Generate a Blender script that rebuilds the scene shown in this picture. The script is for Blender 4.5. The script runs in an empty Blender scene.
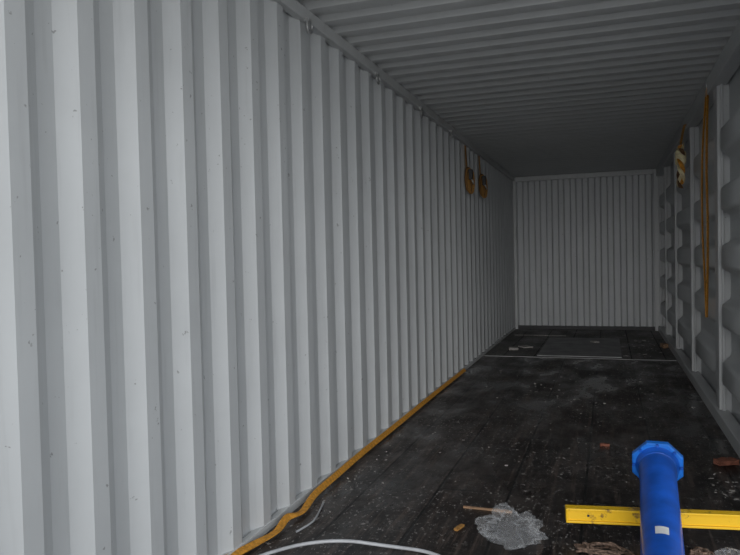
import bpy, bmesh, math, random
from mathutils import Matrix, Vector, noise
random.seed(7)
S=bpy.context.scene
XL,XR,Y0,Y1,H=-1.565,0.785,0.05,12.2,2.67
YS=3.35   # right side is open (side doors folded away) from Y0 to YS

# ---------- helpers ----------
def link(o):
    bpy.context.collection.objects.link(o); return o
def mesh_obj(name,verts,faces,mat=None,smooth=False,parent=None):
    me=bpy.data.meshes.new(name); me.from_pydata([tuple(v) for v in verts],[],faces); me.update()
    if smooth:
        for p in me.polygons: p.use_smooth=True
    o=link(bpy.data.objects.new(name,me))
    if mat: me.materials.append(mat)
    if parent: o.parent=parent
    return o
def empty(name,loc=(0,0,0)):
    o=link(bpy.data.objects.new(name,None)); o.empty_display_size=.1; o.location=(0,0,0); return o
def box_bm(bm,c,s,rot=None):
    M=Matrix.Translation(c)@(rot.to_4x4() if rot else Matrix.Identity(4))@Matrix.Diagonal((s[0],s[1],s[2],1))
    return bmesh.ops.create_cube(bm,size=1,matrix=M)
def bm_obj(name,bm,mat=None,smooth=False,parent=None,bevel=0):
    me=bpy.data.meshes.new(name); bm.to_mesh(me); bm.free()
    if smooth:
        for p in me.polygons: p.use_smooth=True
    o=link(bpy.data.objects.new(name,me))
    if mat: me.materials.append(mat)
    if parent: o.parent=parent
    if bevel:
        m=o.modifiers.new('bevel','BEVEL'); m.width=bevel; m.segments=2; m.limit_method='ANGLE'
    return o
def box(name,c,s,mat,parent=None,rot=None,bevel=0):
    bm=bmesh.new(); box_bm(bm,Vector(c),s,rot); return bm_obj(name,bm,mat,False,parent,bevel)
def tube(name,pts,r,mat,parent=None,cyc=False,res=8):
    cu=bpy.data.curves.new(name,'CURVE'); cu.dimensions='3D'; cu.bevel_depth=r; cu.bevel_resolution=3
    cu.use_fill_caps=True; cu.resolution_u=res
    sp=cu.splines.new('NURBS'); sp.points.add(len(pts)-1)
    for p,q in zip(sp.points,pts): p.co=(*q,1)
    sp.use_endpoint_u=not cyc; sp.use_cyclic_u=cyc; sp.order_u=3
    o=link(bpy.data.objects.new(name,cu)); cu.materials.append(mat)
    if parent: o.parent=parent
    return o
def catmull(pts,n=8):
    P=[Vector(p) for p in pts]; P=[2*P[0]-P[1]]+P+[2*P[-1]-P[-2]]; out=[]
    for i in range(1,len(P)-2):
        for k in range(n):
            t=k/n; a,b,c,d=P[i-1:i+3]
            out.append(.5*((2*b)+(c-a)*t+(2*a-5*b+4*c-d)*t*t+(3*b-a-3*c+d)*t**3))
    out.append(P[-2]); return out
def ribbon(name,pts,wdirs,w,th,mat,parent=None,n=8):
    P=catmull(pts,n); W=catmull(wdirs,n); v=[];f=[]
    for i,(p,d) in enumerate(zip(P,W)):
        d=d.normalized(); t=(P[min(i+1,len(P)-1)]-P[max(i-1,0)]).normalized(); nn=t.cross(d).normalized()
        for a,b in ((-1,-1),(1,-1),(1,1),(-1,1)): v.append(p+d*a*w/2+nn*b*th/2)
    for i in range(len(P)-1):
        for k in range(4):
            f.append((i*4+k,i*4+(k+1)%4,i*4+4+(k+1)%4,i*4+4+k))
    f.append((0,1,2,3)); e=(len(P)-1)*4; f.append((e+3,e+2,e+1,e))
    return mesh_obj(name,v,f,mat,False,parent)

# ---------- materials ----------
def mat_base(name):
    m=bpy.data.materials.new(name); m.use_nodes=True; nt=m.node_tree; b=nt.nodes['Principled BSDF']; return m,nt,b
def N(nt,t,**k):
    n=nt.nodes.new(t)
    for a,v in k.items(): setattr(n,a,v)
    return n
def ramp(nt,src,stops,interp='LINEAR'):
    r=N(nt,'ShaderNodeValToRGB'); r.color_ramp.interpolation=interp
    e=r.color_ramp.elements
    while len(e)<len(stops): e.new(.5)
    for x,(p,c) in zip(e,stops): x.position=p; x.color=(*c,1) if len(c)==3 else c
    nt.links.new(src,r.inputs[0]); return r
def mix(nt,f,a,b,mode='MIX'):
    m=N(nt,'ShaderNodeMix',data_type='RGBA',blend_type=mode)
    for sock,v in ((m.inputs[0],f),(m.inputs[6],a),(m.inputs[7],b)):
        if isinstance(v,bpy.types.NodeSocket): nt.links.new(v,sock)
        elif isinstance(v,tuple): sock.default_value=(*v,1)
        else: sock.default_value=v
    return m.outputs[2]
def coords(nt,scale=(1,1,1)):
    tc=N(nt,'ShaderNodeTexCoord'); mp=N(nt,'ShaderNodeMapping'); mp.inputs['Scale'].default_value=scale
    nt.links.new(tc.outputs['Object'],mp.inputs[0]); return mp.outputs[0]
def nz(nt,vec,scale,detail=4,rough=.55):
    n=N(nt,'ShaderNodeTexNoise'); n.inputs['Scale'].default_value=scale; n.inputs['Detail'].default_value=detail; n.inputs['Roughness'].default_value=rough
    nt.links.new(vec,n.inputs['Vector']); return n.outputs['Fac']
def mul(nt,a,b):
    g=N(nt,'ShaderNodeMath',operation='MULTIPLY')
    for s,v in ((g.inputs[0],a),(g.inputs[1],b)):
        if isinstance(v,bpy.types.NodeSocket): nt.links.new(v,s)
        else: s.default_value=v
    return g.outputs[0]
def paint(name,col,rough=.45,scuff=.5):
    m,nt,b=mat_base(name); c=coords(nt)
    big=nz(nt,c,1.3,6,.65); r1=ramp(nt,big,[(.3,tuple(x*.92 for x in col)),(.7,tuple(min(1,x*1.03) for x in col))])
    streak=nz(nt,coords(nt,(14,14,.9)),2.2,5); r2=ramp(nt,streak,[(.56,(0,0,0)),(.78,(1,1,1))])
    c1=mix(nt,mul(nt,r2.outputs[0],.25*scuff),r1.outputs[0],tuple(x*.5 for x in col))
    sp=nz(nt,c,22,3,.7); r3=ramp(nt,sp,[(.69,(0,0,0)),(.72,(1,1,1))])
    c2=mix(nt,mul(nt,r3.outputs[0],.7*scuff),c1,(.10,.095,.09))
    sp2=nz(nt,coords(nt,(1,3,1.2)),11,5,.8); r4=ramp(nt,sp2,[(.70,(0,0,0)),(.72,(1,1,1))])
    c2=mix(nt,mul(nt,r4.outputs[0],.5*scuff),c2,(.16,.155,.15))
    nt.links.new(c2,b.inputs['Base Color']); b.inputs['Roughness'].default_value=rough
    bp=N(nt,'ShaderNodeBump'); bp.inputs['Strength'].default_value=.1; bp.inputs['Distance'].default_value=.01
    nt.links.new(nz(nt,c,6,3),bp.inputs['Height']); nt.links.new(bp.outputs[0],b.inputs['Normal'])
    return m
M_wall=paint('grey_container_paint',(.57,.585,.597),.42,.8)
M_ceil=paint('grey_roof_paint',(.61,.62,.625),.45,.4)
M_right=paint('grey_door_paint',(.59,.605,.612),.4,.5)
M_rail=paint('grey_rail_paint',(.58,.59,.595),.4,.8)
def simple(name,col,rough=.6,metal=0,var=.25,scale=20,bump=.2,**kw):
    m,nt,b=mat_base(name); c=coords(nt); n=nz(nt,c,scale,5)
    r=ramp(nt,n,[(.3,tuple(x*(1-var) for x in col)),(.7,tuple(min(1,x*(1+var)) for x in col))])
    nt.links.new(r.outputs[0],b.inputs['Base Color']); b.inputs['Roughness'].default_value=rough; b.inputs['Metallic'].default_value=metal
    if bump:
        bp=N(nt,'ShaderNodeBump'); bp.inputs['Strength'].default_value=bump; bp.inputs['Distance'].default_value=.005
        nt.links.new(n,bp.inputs['Height']); nt.links.new(bp.outputs[0],b.inputs['Normal'])
    return m
M_blue=simple('blue_enamel',(.008,.075,.40),.3,0,.25,9,.05)
M_blue2=simple('blue_enamel_light',(.012,.14,.55),.35,0,.2,9,.05)
M_black=simple('black_steel',(.02,.02,.022),.5,0,.3)
M_orange=simple('orange_webbing',(.60,.27,.03),.75,0,.35,60,.4)
M_ochre=simple('ochre_webbing',(.36,.18,.045),.75,0,.3,60,.4)
M_orange_d=simple('brown_webbing',(.12,.06,.025),.8,0,.35,50,.4)
M_cream=simple('cream_webbing',(.85,.70,.44),.7,0,.3,30,.3)
M_steel=simple('galvanised_steel',(.5,.5,.5),.35,.8,.2)
M_white=simple('white_hose_plastic',(.40,.41,.43),.4,0,.15)
M_wood=simple('raw_wood',(.28,.17,.10),.8,0,.35,30,.5)
M_brick=simple('red_brick',(.22,.08,.05),.9,0,.35,30,.6)
M_plaster=simple('crumbly_plaster',(.16,.11,.085),.95,0,.7,45,.8)
M_rope=simple('frayed_brown_rope',(.15,.10,.075),.95,0,.7,70,.8)
M_chip=simple('pale_chips',(.40,.38,.36),.9,0,.4,60,.4)
M_conc=simple('yard_concrete',(.50,.49,.47),.9,0,.15,3,.5)
M_label=simple('white_label',(.6,.6,.6),.5,0,.1)
M_yel,nt,b=mat_base('yellow_bar_paint'); c=coords(nt)
r=ramp(nt,nz(nt,c,14,6,.7),[(.58,(.78,.47,.012)),(.66,(.25,.14,.02))]); nt.links.new(r.outputs[0],b.inputs['Base Color']); b.inputs['Roughness'].default_value=.4
M_film,nt,b=mat_base('clear_plastic_film'); b.inputs['Base Color'].default_value=(.6,.61,.63,1); b.inputs['Roughness'].default_value=.1
b.inputs['Specular IOR Level'].default_value=1
lw=N(nt,'ShaderNodeLayerWeight'); lw.inputs[0].default_value=.35
ra=ramp(nt,lw.outputs['Facing'],[(.15,(.06,.06,.06)),(.9,(.5,.5,.5))]); nt.links.new(ra.outputs[0],b.inputs['Alpha'])
def floor_mat(name,dark,brown,dust_amt,rough0,dustc=(.20,.17,.155),speck=1):
    m,nt,b=mat_base(name); c=coords(nt)
    big=ramp(nt,nz(nt,coords(nt,(1,.45,1)),1.6,6,.6),[(.35,dark),(.65,brown)])
    du=ramp(nt,nz(nt,coords(nt,(1,.6,1)),2.6,10,.8),[(.47,(0,0,0)),(.64,(1,1,1))])
    c1=mix(nt,mul(nt,du.outputs[0],dust_amt),big.outputs[0],dustc)
    sc=ramp(nt,nz(nt,coords(nt,(11,.6,1)),2.5,6,.75),[(.52,(0,0,0)),(.60,(1,1,1))])
    c2=mix(nt,mul(nt,sc.outputs[0],.42),c1,(.13,.095,.078))
    s2=ramp(nt,nz(nt,coords(nt,(1.2,9,1)),3.0,5,.8),[(.58,(0,0,0)),(.64,(1,1,1))])
    c2=mix(nt,mul(nt,s2.outputs[0],.26),c2,(.16,.135,.12))
    msk=ramp(nt,nz(nt,c,1.1,4,.6),[(.40,(.12,.12,.12)),(.55,(1,1,1))])
    for scl,lo,amt in ((46,.595,.9),(17,.625,.9)):
        sp=ramp(nt,nz(nt,coords(nt,(1,.6,1)),scl,4,.75),[(lo,(0,0,0)),(lo+.035,(1,1,1))])
        c2=mix(nt,mul(nt,mul(nt,sp.outputs[0],msk.outputs[0]),amt*speck),c2,(.38,.355,.335))
    mp=N(nt,'ShaderNodeMapping'); mp.inputs['Rotation'].default_value=(0,0,math.pi/2); mp.inputs['Location'].default_value=(.1,.135,0)
    tc=N(nt,'ShaderNodeTexCoord'); nt.links.new(tc.outputs['Object'],mp.inputs[0])
    br=N(nt,'ShaderNodeTexBrick'); br.offset=0.5; br.inputs['Scale'].default_value=1; br.inputs['Brick Width'].default_value=2.4; br.inputs['Row Height'].default_value=.39
    br.inputs['Mortar Size'].default_value=.008; br.inputs['Mortar Smooth'].default_value=.3
    nt.links.new(mp.outputs[0],br.inputs['Vector'])
    c3=mix(nt,br.outputs['Fac'],c2,(.003,.003,.003))
    nt.links.new(c3,b.inputs['Base Color'])
    rr=ramp(nt,nz(nt,coords(nt,(1,.5,1)),2.4,7,.65),[(.38,(rough0,)*3),(.6,(rough0+.4,)*3)])
    nt.links.new(rr.outputs[0],b.inputs['Roughness'])
    b.inputs['Specular IOR Level'].default_value=.5
    bp=N(nt,'ShaderNodeBump'); bp.inputs['Strength'].default_value=.3; bp.inputs['Distance'].default_value=.006
    h=N(nt,'ShaderNodeMath',operation='SUBTRACT'); nt.links.new(nz(nt,c,14,6,.7),h.inputs[0]); nt.links.new(br.outputs['Fac'],h.inputs[1])
    nt.links.new(h.outputs[0],bp.inputs['Height']); nt.links.new(bp.outputs[0],b.inputs['Normal'])
    return m
M_floor=floor_mat('dark_tarred_plywood',(.004,.0036,.004),(.016,.010,.008),.26,.20)
M_floorb=floor_mat('dusty_plywood',(.07,.069,.069),(.13,.125,.122),.6,.5,(.25,.24,.23))
M_sheet=simple('grey_dusty_board',(.27,.27,.272),.7,0,.25,5,.2)

# ---------- room shell ----------
def prof(L,pitch,depth,phase=0,flatA=.26,slope=.245,flatB=.25):
    pts=[];s=phase-pitch
    while s<L+pitch:
        pts+= [(s,0),(s+flatA*pitch,0),(s+(flatA+slope)*pitch,depth),(s+(flatA+slope+flatB)*pitch,depth)]
        s+=pitch
    out=[]
    for i,(a,d) in enumerate(pts):
        if 0<=a<=L: out.append((a,d))
        if i+1<len(pts):
            a2,d2=pts[i+1]
            for lim in (0,L):
                if a<lim<a2: out.append((lim,d+(d2-d)*(lim-a)/(a2-a)))
    return sorted(set(out))
def sheet(name,pts,mapf,mat,ends):
    v=[];f=[]
    for a,d in pts:
        v.append(mapf(a,d,ends[0])); v.append(mapf(a,d,ends[1]))
    for i in range(len(pts)-1): f.append((2*i,2*i+1,2*i+3,2*i+2))
    return mesh_obj(name,v,f,mat)
L=Y1-Y0
sheet('wall_left',prof(L+.06,.278,.036,.02),lambda a,d,e:(XL-d,Y0+a,e),M_wall,(-.02,H+.05))
sheet('ceiling',prof(L+.08,.209,.022,.05,.3,.2,.3),lambda a,d,e:(e,Y0+a,H+d),M_ceil,(XL-.06,XR+.12))
sheet('wall_back',prof(XR-XL+.18,.2,.036,.03,.35,.12,.41),lambda a,d,e:(XL-.06+a,Y1+d,e),M_wall,(-.02,H+.05))
posts=[(YS,.16),(4.6,.12),(5.83,.17),(7.6,.10),(9.35,.12),(10.9,.10),(12.15,.12)]
v=[];f=[];nz_=140
zs=[i*(H+.07)/nz_-.02 for i in range(nz_+1)]
def wav(z):
    t=((z-.18)/.43)%1.0
    if z<.18 or z>.18+.43*5.2: return 0
    x=.5-.5*math.cos(2*math.pi*t)
    return min(1,max(0,(x-.25)/.5))
def sm(x): x=max(0,min(1,x)); return x*x*(3-2*x)
seg=[p[0] for p in posts]; ycols=[]
for i in range(len(seg)-1):
    a,b_=seg[i],seg[i+1]
    for k,fac in ((0,0),(.06,0),(.12,.6),(.2,1),(.8,1),(.88,.6),(.94,0)):
        ycols.append((a+(b_-a)*k,fac))
ycols.append((Y1+.06,0))
for y,fac in ycols:
    for z in zs: v.append((XR+.085-.085*sm(wav(z))*fac,y,z))
n=nz_+1
for i in range(len(ycols)-1):
    for k in range(nz_): f.append((i*n+k,i*n+k+1,(i+1)*n+k+1,(i+1)*n+k))
mesh_obj('wall_right',v,f,M_right,True)
bm=bmesh.new()
for y,w in posts:
    box_bm(bm,Vector((XR+.045,y,H/2)),(.09,w,H))
    box_bm(bm,Vector((XR+.03,y-w/2-.03,H/2)),(.02,.02,H))
bm_obj('trim_1',bm,M_rail,bevel=.008)
mesh_obj('floor',[(XL-.08,Y0-.3,0),(XR+.1,Y0-.3,0),(XR+.1,8.83,0),(XL-.08,8.83,0),(XL-.08,Y0-.3,-.03),(XR+.1,Y0-.3,-.03),(XR+.1,8.83,-.03),(XL-.08,8.83,-.03)],
  [(0,1,2,3),(7,6,5,4),(0,4,5,1),(1,5,6,2),(2,6,7,3),(3,7,4,0)],M_floor)
bm=bmesh.new(); box_bm(bm,Vector(((XL+XR)/2,(8.83+Y1+.1)/2,-.012)),(XR-XL+.18,Y1+.1-8.83,.03)); 
bm_obj('floor_end_section',bm,M_floorb)
box('trim_2',((XL+XR)/2,8.83,.004),(XR-XL,.02,.008),M_sheet)
box('trim_3',(XL+.005,(Y0+Y1)/2,H-.03),(.05,L,.07),M_rail,bevel=.006)
box('trim_4',(XR+.02,(Y0+Y1)/2,H-.06),(.10,L,.13),M_rail,bevel=.006)
box('trim_5',((XL+XR)/2,Y1-.01,H-.035),(XR-XL,.06,.08),M_rail,bevel=.006)
box('baseboard_left',(XL-.012,(Y0+Y1)/2,.014),(.034,L,.05),M_rail,bevel=.004)
box('baseboard_right',(XR+.02,(YS+Y1)/2,.04),(.09,Y1-YS,.10),M_rail,bevel=.006)
box('baseboard_back',((XL+XR)/2,Y1,.03),(XR-XL,.04,.07),M_black,bevel=.004)
box('trim_6',(XR-.03,Y1-.03,H/2),(.08,.08,H),M_rail,bevel=.006)
box('trim_7',(XL+.02,Y1-.02,H/2),(.05,.06,H),M_rail,bevel=.006)
bm=bmesh.new(); box_bm(bm,Vector((0,0,-.25)),(60,60,.2)); bm_obj('ground',bm,M_conc)

# ---------- lashing rings ----------
def ring(y,z):
    e=empty('lashing_ring')
    pts=[(XL+.045,y+.035*math.cos(a),z+.035*math.sin(a)) for a in [i*math.pi/5 for i in range(10)]]
    tube('loop',pts,.006,M_steel,e,True); box('bracket',(XL+.035,y,z+.035),(.03,.05,.02),M_steel,e,bevel=.003)
for y in (3.43,4.6,5.8,7.0): ring(y,H-.10)

# ---------- ratchet straps on left wall ----------
def ratchet(name,x,y,zt,zb,m1,m2,sgn=1):
    e=empty(name)
    ribbon('webbing',[(x,y,zt),(x+.01*sgn,y,zt-.2),(x+.012*sgn,y+.01,zb+.10)],[(0,1,0)]*3,.085,.004,m1,e)
    for k in range(4):
        pts=[(x+sgn*(.03+.008*k+.02*math.sin(t)),y+.05*math.sin(t)+.012*k,zb+.15+.14*math.cos(t)-.01*k) for t in [i*2*math.pi/12 for i in range(13)]]
        ribbon('coil_%d'%k,pts,[(.5*sgn,.9,.1*(k-1.5))]*13,.045,.004,m1 if k%2 else m2,e,3)
    box('ratchet_frame',(x+.06*sgn,y,zb+.20),(.04,.08,.12),M_black,e,bevel=.006)
    tube('handle',[(x+.07*sgn,y-.03,zb+.16),(x+.09*sgn,y-.03,zb+.09),(x+.09*sgn,y+.03,zb+.09),(x+.07*sgn,y+.03,zb+.16)],.006,M_steel,e)
    return e
ratchet('ratchet_strap',XL+.012,7.86,H-.08,2.05,M_ochre,M_orange_d)
ratchet('ratchet_strap',XL+.012,8.76,H-.08,2.07,M_ochre,M_orange_d)
e=empty('strap_bundle')
X=XR-.085
for k in range(4):
    pts=[(X+.028*math.cos(t*1.0+k*1.57),7.55+.028*math.sin(t*1.0+k*1.57),2.40-.40*t/6.3-.02*k) for t in [i*6.3/10 for i in range(11)]]
    wds=[(math.sin(t+k*1.57),math.cos(t+k*1.57),.2) for t in [i*6.3/10 for i in range(11)]]
    ribbon('strand_%d'%k,pts,wds,.046,.004,(M_cream,M_orange,M_cream,M_orange_d)[k],e,4)
ribbon('wrap_loop',[(X+.05*math.cos(t),7.55+.05*math.sin(t),2.25+.03*math.sin(2*t)) for t in [i*6.283/10 for i in range(11)]],[(0,0,1)]*11,.08,.005,M_cream,e,4)
ribbon('hanger',[(X+.05,7.5,H-.10),(X+.03,7.52,2.55),(X,7.55,2.38)],[(.7,.7,0)]*3,.03,.004,M_ochre,e)
e=empty('hanging_strap')
xx=XR-.022
ribbon('strand_1',[(xx,6.05,2.60),(xx-.01,6.08,2.0),(xx-.015,6.0,1.5),(xx-.01,6.1,1.0),(xx-.01,6.15,.76)],[(.5,1,0)]*5,.042,.004,M_orange,e)
ribbon('strand_2',[(xx,6.12,2.60),(xx-.02,6.24,2.1),(xx-.015,6.32,1.5),(xx-.01,6.22,1.0),(xx-.01,6.18,.76)],[(.5,1,0)]*5,.035,.004,M_orange,e)
box('hook',(xx,6.07,2.61),(.03,.06,.04),M_steel,e,bevel=.004)

# ---------- orange strap on the wall base ----------
pts=[(-1.56,2.50,.03),(-1.53,2.7,.02),(-1.50,2.85,.02),(-1.515,3.0,.03),(-1.49,3.12,.02),(-1.52,3.35,.03),(-1.53,3.7,.03),(-1.54,4.2,.03),(-1.54,5.0,.03),(-1.545,6.2,.03),(-1.54,7.55,.03)]
wd=[(.6,0,-.4),(.9,0,-.3),(1,0,0),(.7,.1,-.6),(1,.1,0),(.7,0,-.6),(.6,0,-.7),(.5,0,-.7),(.6,0,-.7),(.5,0,-.7),(.5,0,-.7)]
ribbon('orange_cargo_strap',pts,wd,.036,.005,M_orange,None,8)

# ---------- blue flanged pipe ----------
e=empty('blue_flanged_pipe')
A=Vector((.170,2.50,.0865)); B=Vector((.209,3.5,.2875)); ax=(B-A).normalized()
q=ax.to_track_quat('Z','Y').to_matrix()
def lathe(name,prof_,seg,mat,rot0=0,smooth=True):
    v=[];f=[]
    for s,r in prof_:
        for i in range(seg):
            a=2*math.pi*i/seg+rot0; v.append(A+q@Vector((r*math.cos(a),r*math.sin(a),s)))
    for j in range(len(prof_)-1):
        for i in range(seg): f.append((j*seg+i,j*seg+(i+1)%seg,(j+1)*seg+(i+1)%seg,(j+1)*seg+i))
    o=mesh_obj(name,v,f,mat,smooth,e)
    m=o.modifiers.new('es','EDGE_SPLIT'); m.split_angle=math.radians(32)
    return o
Lp=(B-A).length
lathe('shaft',[(0,.0),(0,.073),(.006,.079),(Lp-.12,.079),(Lp-.10,.084),(Lp-.02,.084),(Lp+.05,.084),(Lp+.05,.06),(Lp-.2,.06)],48,M_blue)
lathe('octagonal_flange',[(Lp-.022,.08),(Lp-.022,.116),(Lp-.017,.122),(Lp+.010,.122),(Lp+.015,.116),(Lp+.015,.08)],8,M_blue2,math.pi/8,False)
lathe('weld_collar',[(Lp-.06,.079),(Lp-.055,.086),(Lp-.03,.093),(Lp-.022,.098)],48,M_blue)
for i in range(8):
    a=2*math.pi*i/8
    bmb=bmesh.new(); p=A+q@Vector((.105*math.cos(a),.105*math.sin(a),Lp-.026))
    bmesh.ops.create_cone(bmb,cap_ends=True,segments=6,radius1=.008,radius2=.008,depth=.012,matrix=Matrix.Translation(p)@q.to_4x4())
    bm_obj('bolt_%d'%i,bmb,M_blue,False,e)
v=[];f=[]
up=(q.inverted()@Vector((0,0,1))); a0_=math.atan2(up.y,up.x)
for j in range(2):
    for i in range(9):
        a=a0_+math.radians(-18+36*i/8); v.append(A+q@Vector((.0798*math.cos(a),.0798*math.sin(a),.310+.05*j)))
for i in range(8): f.append((i,i+1,i+10,i+9))
mesh_obj('label',v,f,M_label,False,e)

# ---------- yellow bar ----------
e=empty('yellow_metal_bar')
a0=Vector((-.195,3.185,.1185)); a1=Vector((.70,3.335,.1185)); d=(a1-a0); ang=math.atan2(d.y,d.x); ln=d.length
rz=Matrix.Rotation(ang,3,'Z'); mid=(a0+a1)/2
def lb(name,off,size,mat,bev=.003): 
    return box(name,mid+rz@Vector(off),size,mat,e,rz,bev)
lb('web',(0,0,0),(ln,.030,.05),M_yel)
lb('top_flange',(0,0,.028),(ln,.05,.010),M_yel,.002)
lb('bottom_flange',(0,0,-.028),(ln,.05,.010),M_yel,.002)
lb('end_plate_left',(-ln/2,0,0),(.008,.052,.067),M_yel)
lb('end_plate_right',(ln/2,0,0),(.008,.052,.067),M_yel)
for k,o_ in enumerate((-.36,.33)):
    lb('bolt_hole_%d'%k,(o_,-.0155,0),(.010,.002,.010),M_black,0)
for off in (-.045,.40):
    e2=empty('wood_block'); p=mid+rz@Vector((off,.04,0)); box('block',(p.x,p.y,.0425),(.12,.09,.085),M_wood,e2,rz,.004)

# ---------- plastic bag / wrap ----------
def crumple(name,c,s,mat,seed,sub=5,amp=.5):
    bm=bmesh.new(); bmesh.ops.create_icosphere(bm,subdivisions=sub,radius=1)
    for v in bm.verts:
        p=v.co.copy(); o=Vector((seed*3.1,seed*1.7,seed))
        n1=noise.noise(p*1.8+o); n2=1-abs(noise.noise(p*3.8+o))*2; n3=1-abs(noise.noise(p*9+o))*2
        r=1+amp*(n1*1.1+n2*.5+n3*.28-.35)
        v.co=Vector((p.x*r*s[0],p.y*r*s[1],max(p.z*r*s[2],-.4*s[2])))
    zmin=min(v.co.z for v in bm.verts)
    for v in bm.verts: v.co+=Vector((c[0],c[1],-zmin+.002))
    return bm_obj(name,bm,mat,False)
crumple('plastic_bag',(-.44,3.11,0),(.125,.11,.085),M_film,2)
crumple('plastic_wrap',(.49,3.13,0),(.085,.055,.032),M_film,5)

# ---------- frayed rope ----------
def ropecoil(name,cx,cy,rx,ry,turns,seed,h=.05,r=.007):
    rd=random.Random(seed); pts=[]
    for i in range(turns*9):
        a=i/9*2*math.pi; k=.35+.65*rd.random()
        pts.append((cx+rx*k*math.cos(a)+rd.uniform(-.02,.02),cy+ry*k*math.sin(a)+rd.uniform(-.015,.015),r+h*rd.random()*(1.1-k)*1.2))
    return tube(name,pts,r,M_rope,res=5)
ropecoil('frayed_rope',-.05,3.07,.14,.085,6,11,.05,.005)
ropecoil('frayed_rope',.36,3.17,.06,.05,4,12,.03,.005)

# ---------- rubble ----------
def chunks(name,centre,spread,num,smin,smax,mat,seed,flat=.6,pile=0):
    rd=random.Random(seed); bm=bmesh.new()
    for i in range(num):
        x=centre[0]+max(-1.6,min(1.6,rd.gauss(0,1)))*spread[0]; y=centre[1]+max(-1.6,min(1.6,rd.gauss(0,1)))*spread[1]
        x=max(XL+.06,min(XR-.06,x))
        s=rd.uniform(smin,smax)*(1 if rd.random()<.8 else 1.5); r=Matrix.Rotation(rd.uniform(0,6.28),3,'Z')@Matrix.Rotation(rd.uniform(-.3,.3),3,'X')
        z=s*flat*.45+ (pile*rd.random()*math.exp(-((x-centre[0])/spread[0])**2-((y-centre[1])/spread[1])**2) if pile else 0)
        res=box_bm(bm,Vector((x,y,z)),(s*rd.uniform(.7,2),s*rd.uniform(.5,1),s*flat*rd.uniform(.5,1)),r)
        for vv in res['verts']: vv.co+=Vector((rd.uniform(-1,1),rd.uniform(-1,1),rd.uniform(-.4,.4)))*s*.18
    return bm_obj(name,bm,mat)
chunks('paint_chips',(-.45,4.9,0),(.5,.75,0),130,.003,.008,M_chip,3,.3)
chunks('floor_litter',(-.2,7.4,0),(.6,.75,0),120,.004,.012,M_chip,4,.3)
chunks('wall_side_litter',(.60,4.1,0),(.07,.25,0),30,.004,.012,M_chip,9,.4)
chunks('wood_shavings',(.64,3.14,0),(.03,.04,0),60,.005,.018,M_plaster,21,.5,.02)
chunks('plaster_crumbs',(-1.42,4.0,0),(.035,.5,0),35,.003,.009,M_chip,22,.4)
chunks('end_litter',(.40,10.4,0),(.14,.8,0),40,.01,.03,M_chip,23,.3)
def chunk(name,c,s,mat,rz_=0,seed=0,z0=0):
    rd=random.Random(seed); bm=bmesh.new(); box_bm(bm,Vector((0,0,0)),s)
    bmesh.ops.subdivide_edges(bm,edges=bm.edges[:],cuts=3,use_grid_fill=True)
    for v in bm.verts: v.co+=Vector([rd.uniform(-1,1)*min(s)*.12 for _ in range(3)])
    R=Matrix.Rotation(rz_,3,'Z'); zm=min(v.co.z for v in bm.verts)
    for v in bm.verts: v.co=R@v.co+Vector((c[0],c[1],z0-zm))
    return bm_obj(name,bm,mat)
chunk('brick_fragment',(.66,4.58,0),(.12,.07,.03),M_brick,.5,1)
chunk('brick_fragment',(-.04,4.82,0),(.06,.03,.015),M_brick,.2,2)
chunk('wood_offcut',(.70,10.0,0),(.07,.14,.05),M_wood,.2,3,.003)
chunk('wood_stick',(-.60,3.44,0),(.25,.013,.010),M_wood,-.02,4)
chunk('wood_stick',(-.69,3.17,0),(.02,.07,.01),M_ochre,-.3,5)
chunk('plaster_lump',(-1.25,9.45,0),(.12,.12,.03),M_chip,.2,6,.003)
chunk('paper_scrap',(-1.12,9.75,0),(.14,.16,.015),M_chip,.7,8,.003)
chunk('cloth_scrap',(-.20,10.3,0),(.08,.12,.02),M_chip,.4,7,.018)
bm=bmesh.new(); box_bm(bm,Vector((-.37,9.9,.010)),(1.02,1.95,.014)); bm_obj('plywood_sheet',bm,M_sheet)
bm=bmesh.new(); box_bm(bm,Vector((-1.05,11.5,.012)),(.8,.7,.018)); bm_obj('plywood_sheet',bm,M_floorb)

# ---------- cables ----------
tube('white_hose',[(-1.48,2.55,.012),(-1.40,2.72,.012),(-1.17,2.83,.03),(-.95,2.86,.012),(-.75,2.86,.012),(-.6,2.75,.012),(-.45,2.5,.012)],.008,M_white)
tube('grey_cable',[(-1.42,2.9,.008),(-1.38,2.98,.02),(-1.40,3.10,.008),(-1.45,3.3,.008)],.005,M_white)

# ---------- light ----------
w=bpy.data.worlds.new('overcast'); S.world=w; w.use_nodes=True; nt=w.node_tree; bg=nt.nodes['Background']
bg.inputs[0].default_value=(.90,.955,1,1); bg.inputs[1].default_value=1.1
sd=bpy.data.lights.new('daylight','SUN'); so=link(bpy.data.objects.new('daylight',sd)); sd.energy=2.6; sd.angle=math.radians(42); sd.color=(1,.995,.98)
so.rotation_euler=Vector((-.17,1,-.12)).to_track_quat('-Z','Y').to_euler(); so.location=(3,-6,4)
S.view_settings.view_transform='Standard'; S.view_settings.exposure=0.0

# ---------- camera ----------
cam=bpy.data.cameras.new('camera'); co=link(bpy.data.objects.new('camera',cam))
cam.sensor_width=36; cam.lens=680/740*36; cam.clip_start=.02
R=Matrix.Rotation(math.radians(19.35),4,'Z')@Matrix.Rotation(math.radians(90-1.57),4,'X')@Matrix.Rotation(math.radians(-1.3),4,'Z')
co.matrix_world=Matrix.Translation((0,0,1.30))@R
S.camera=co
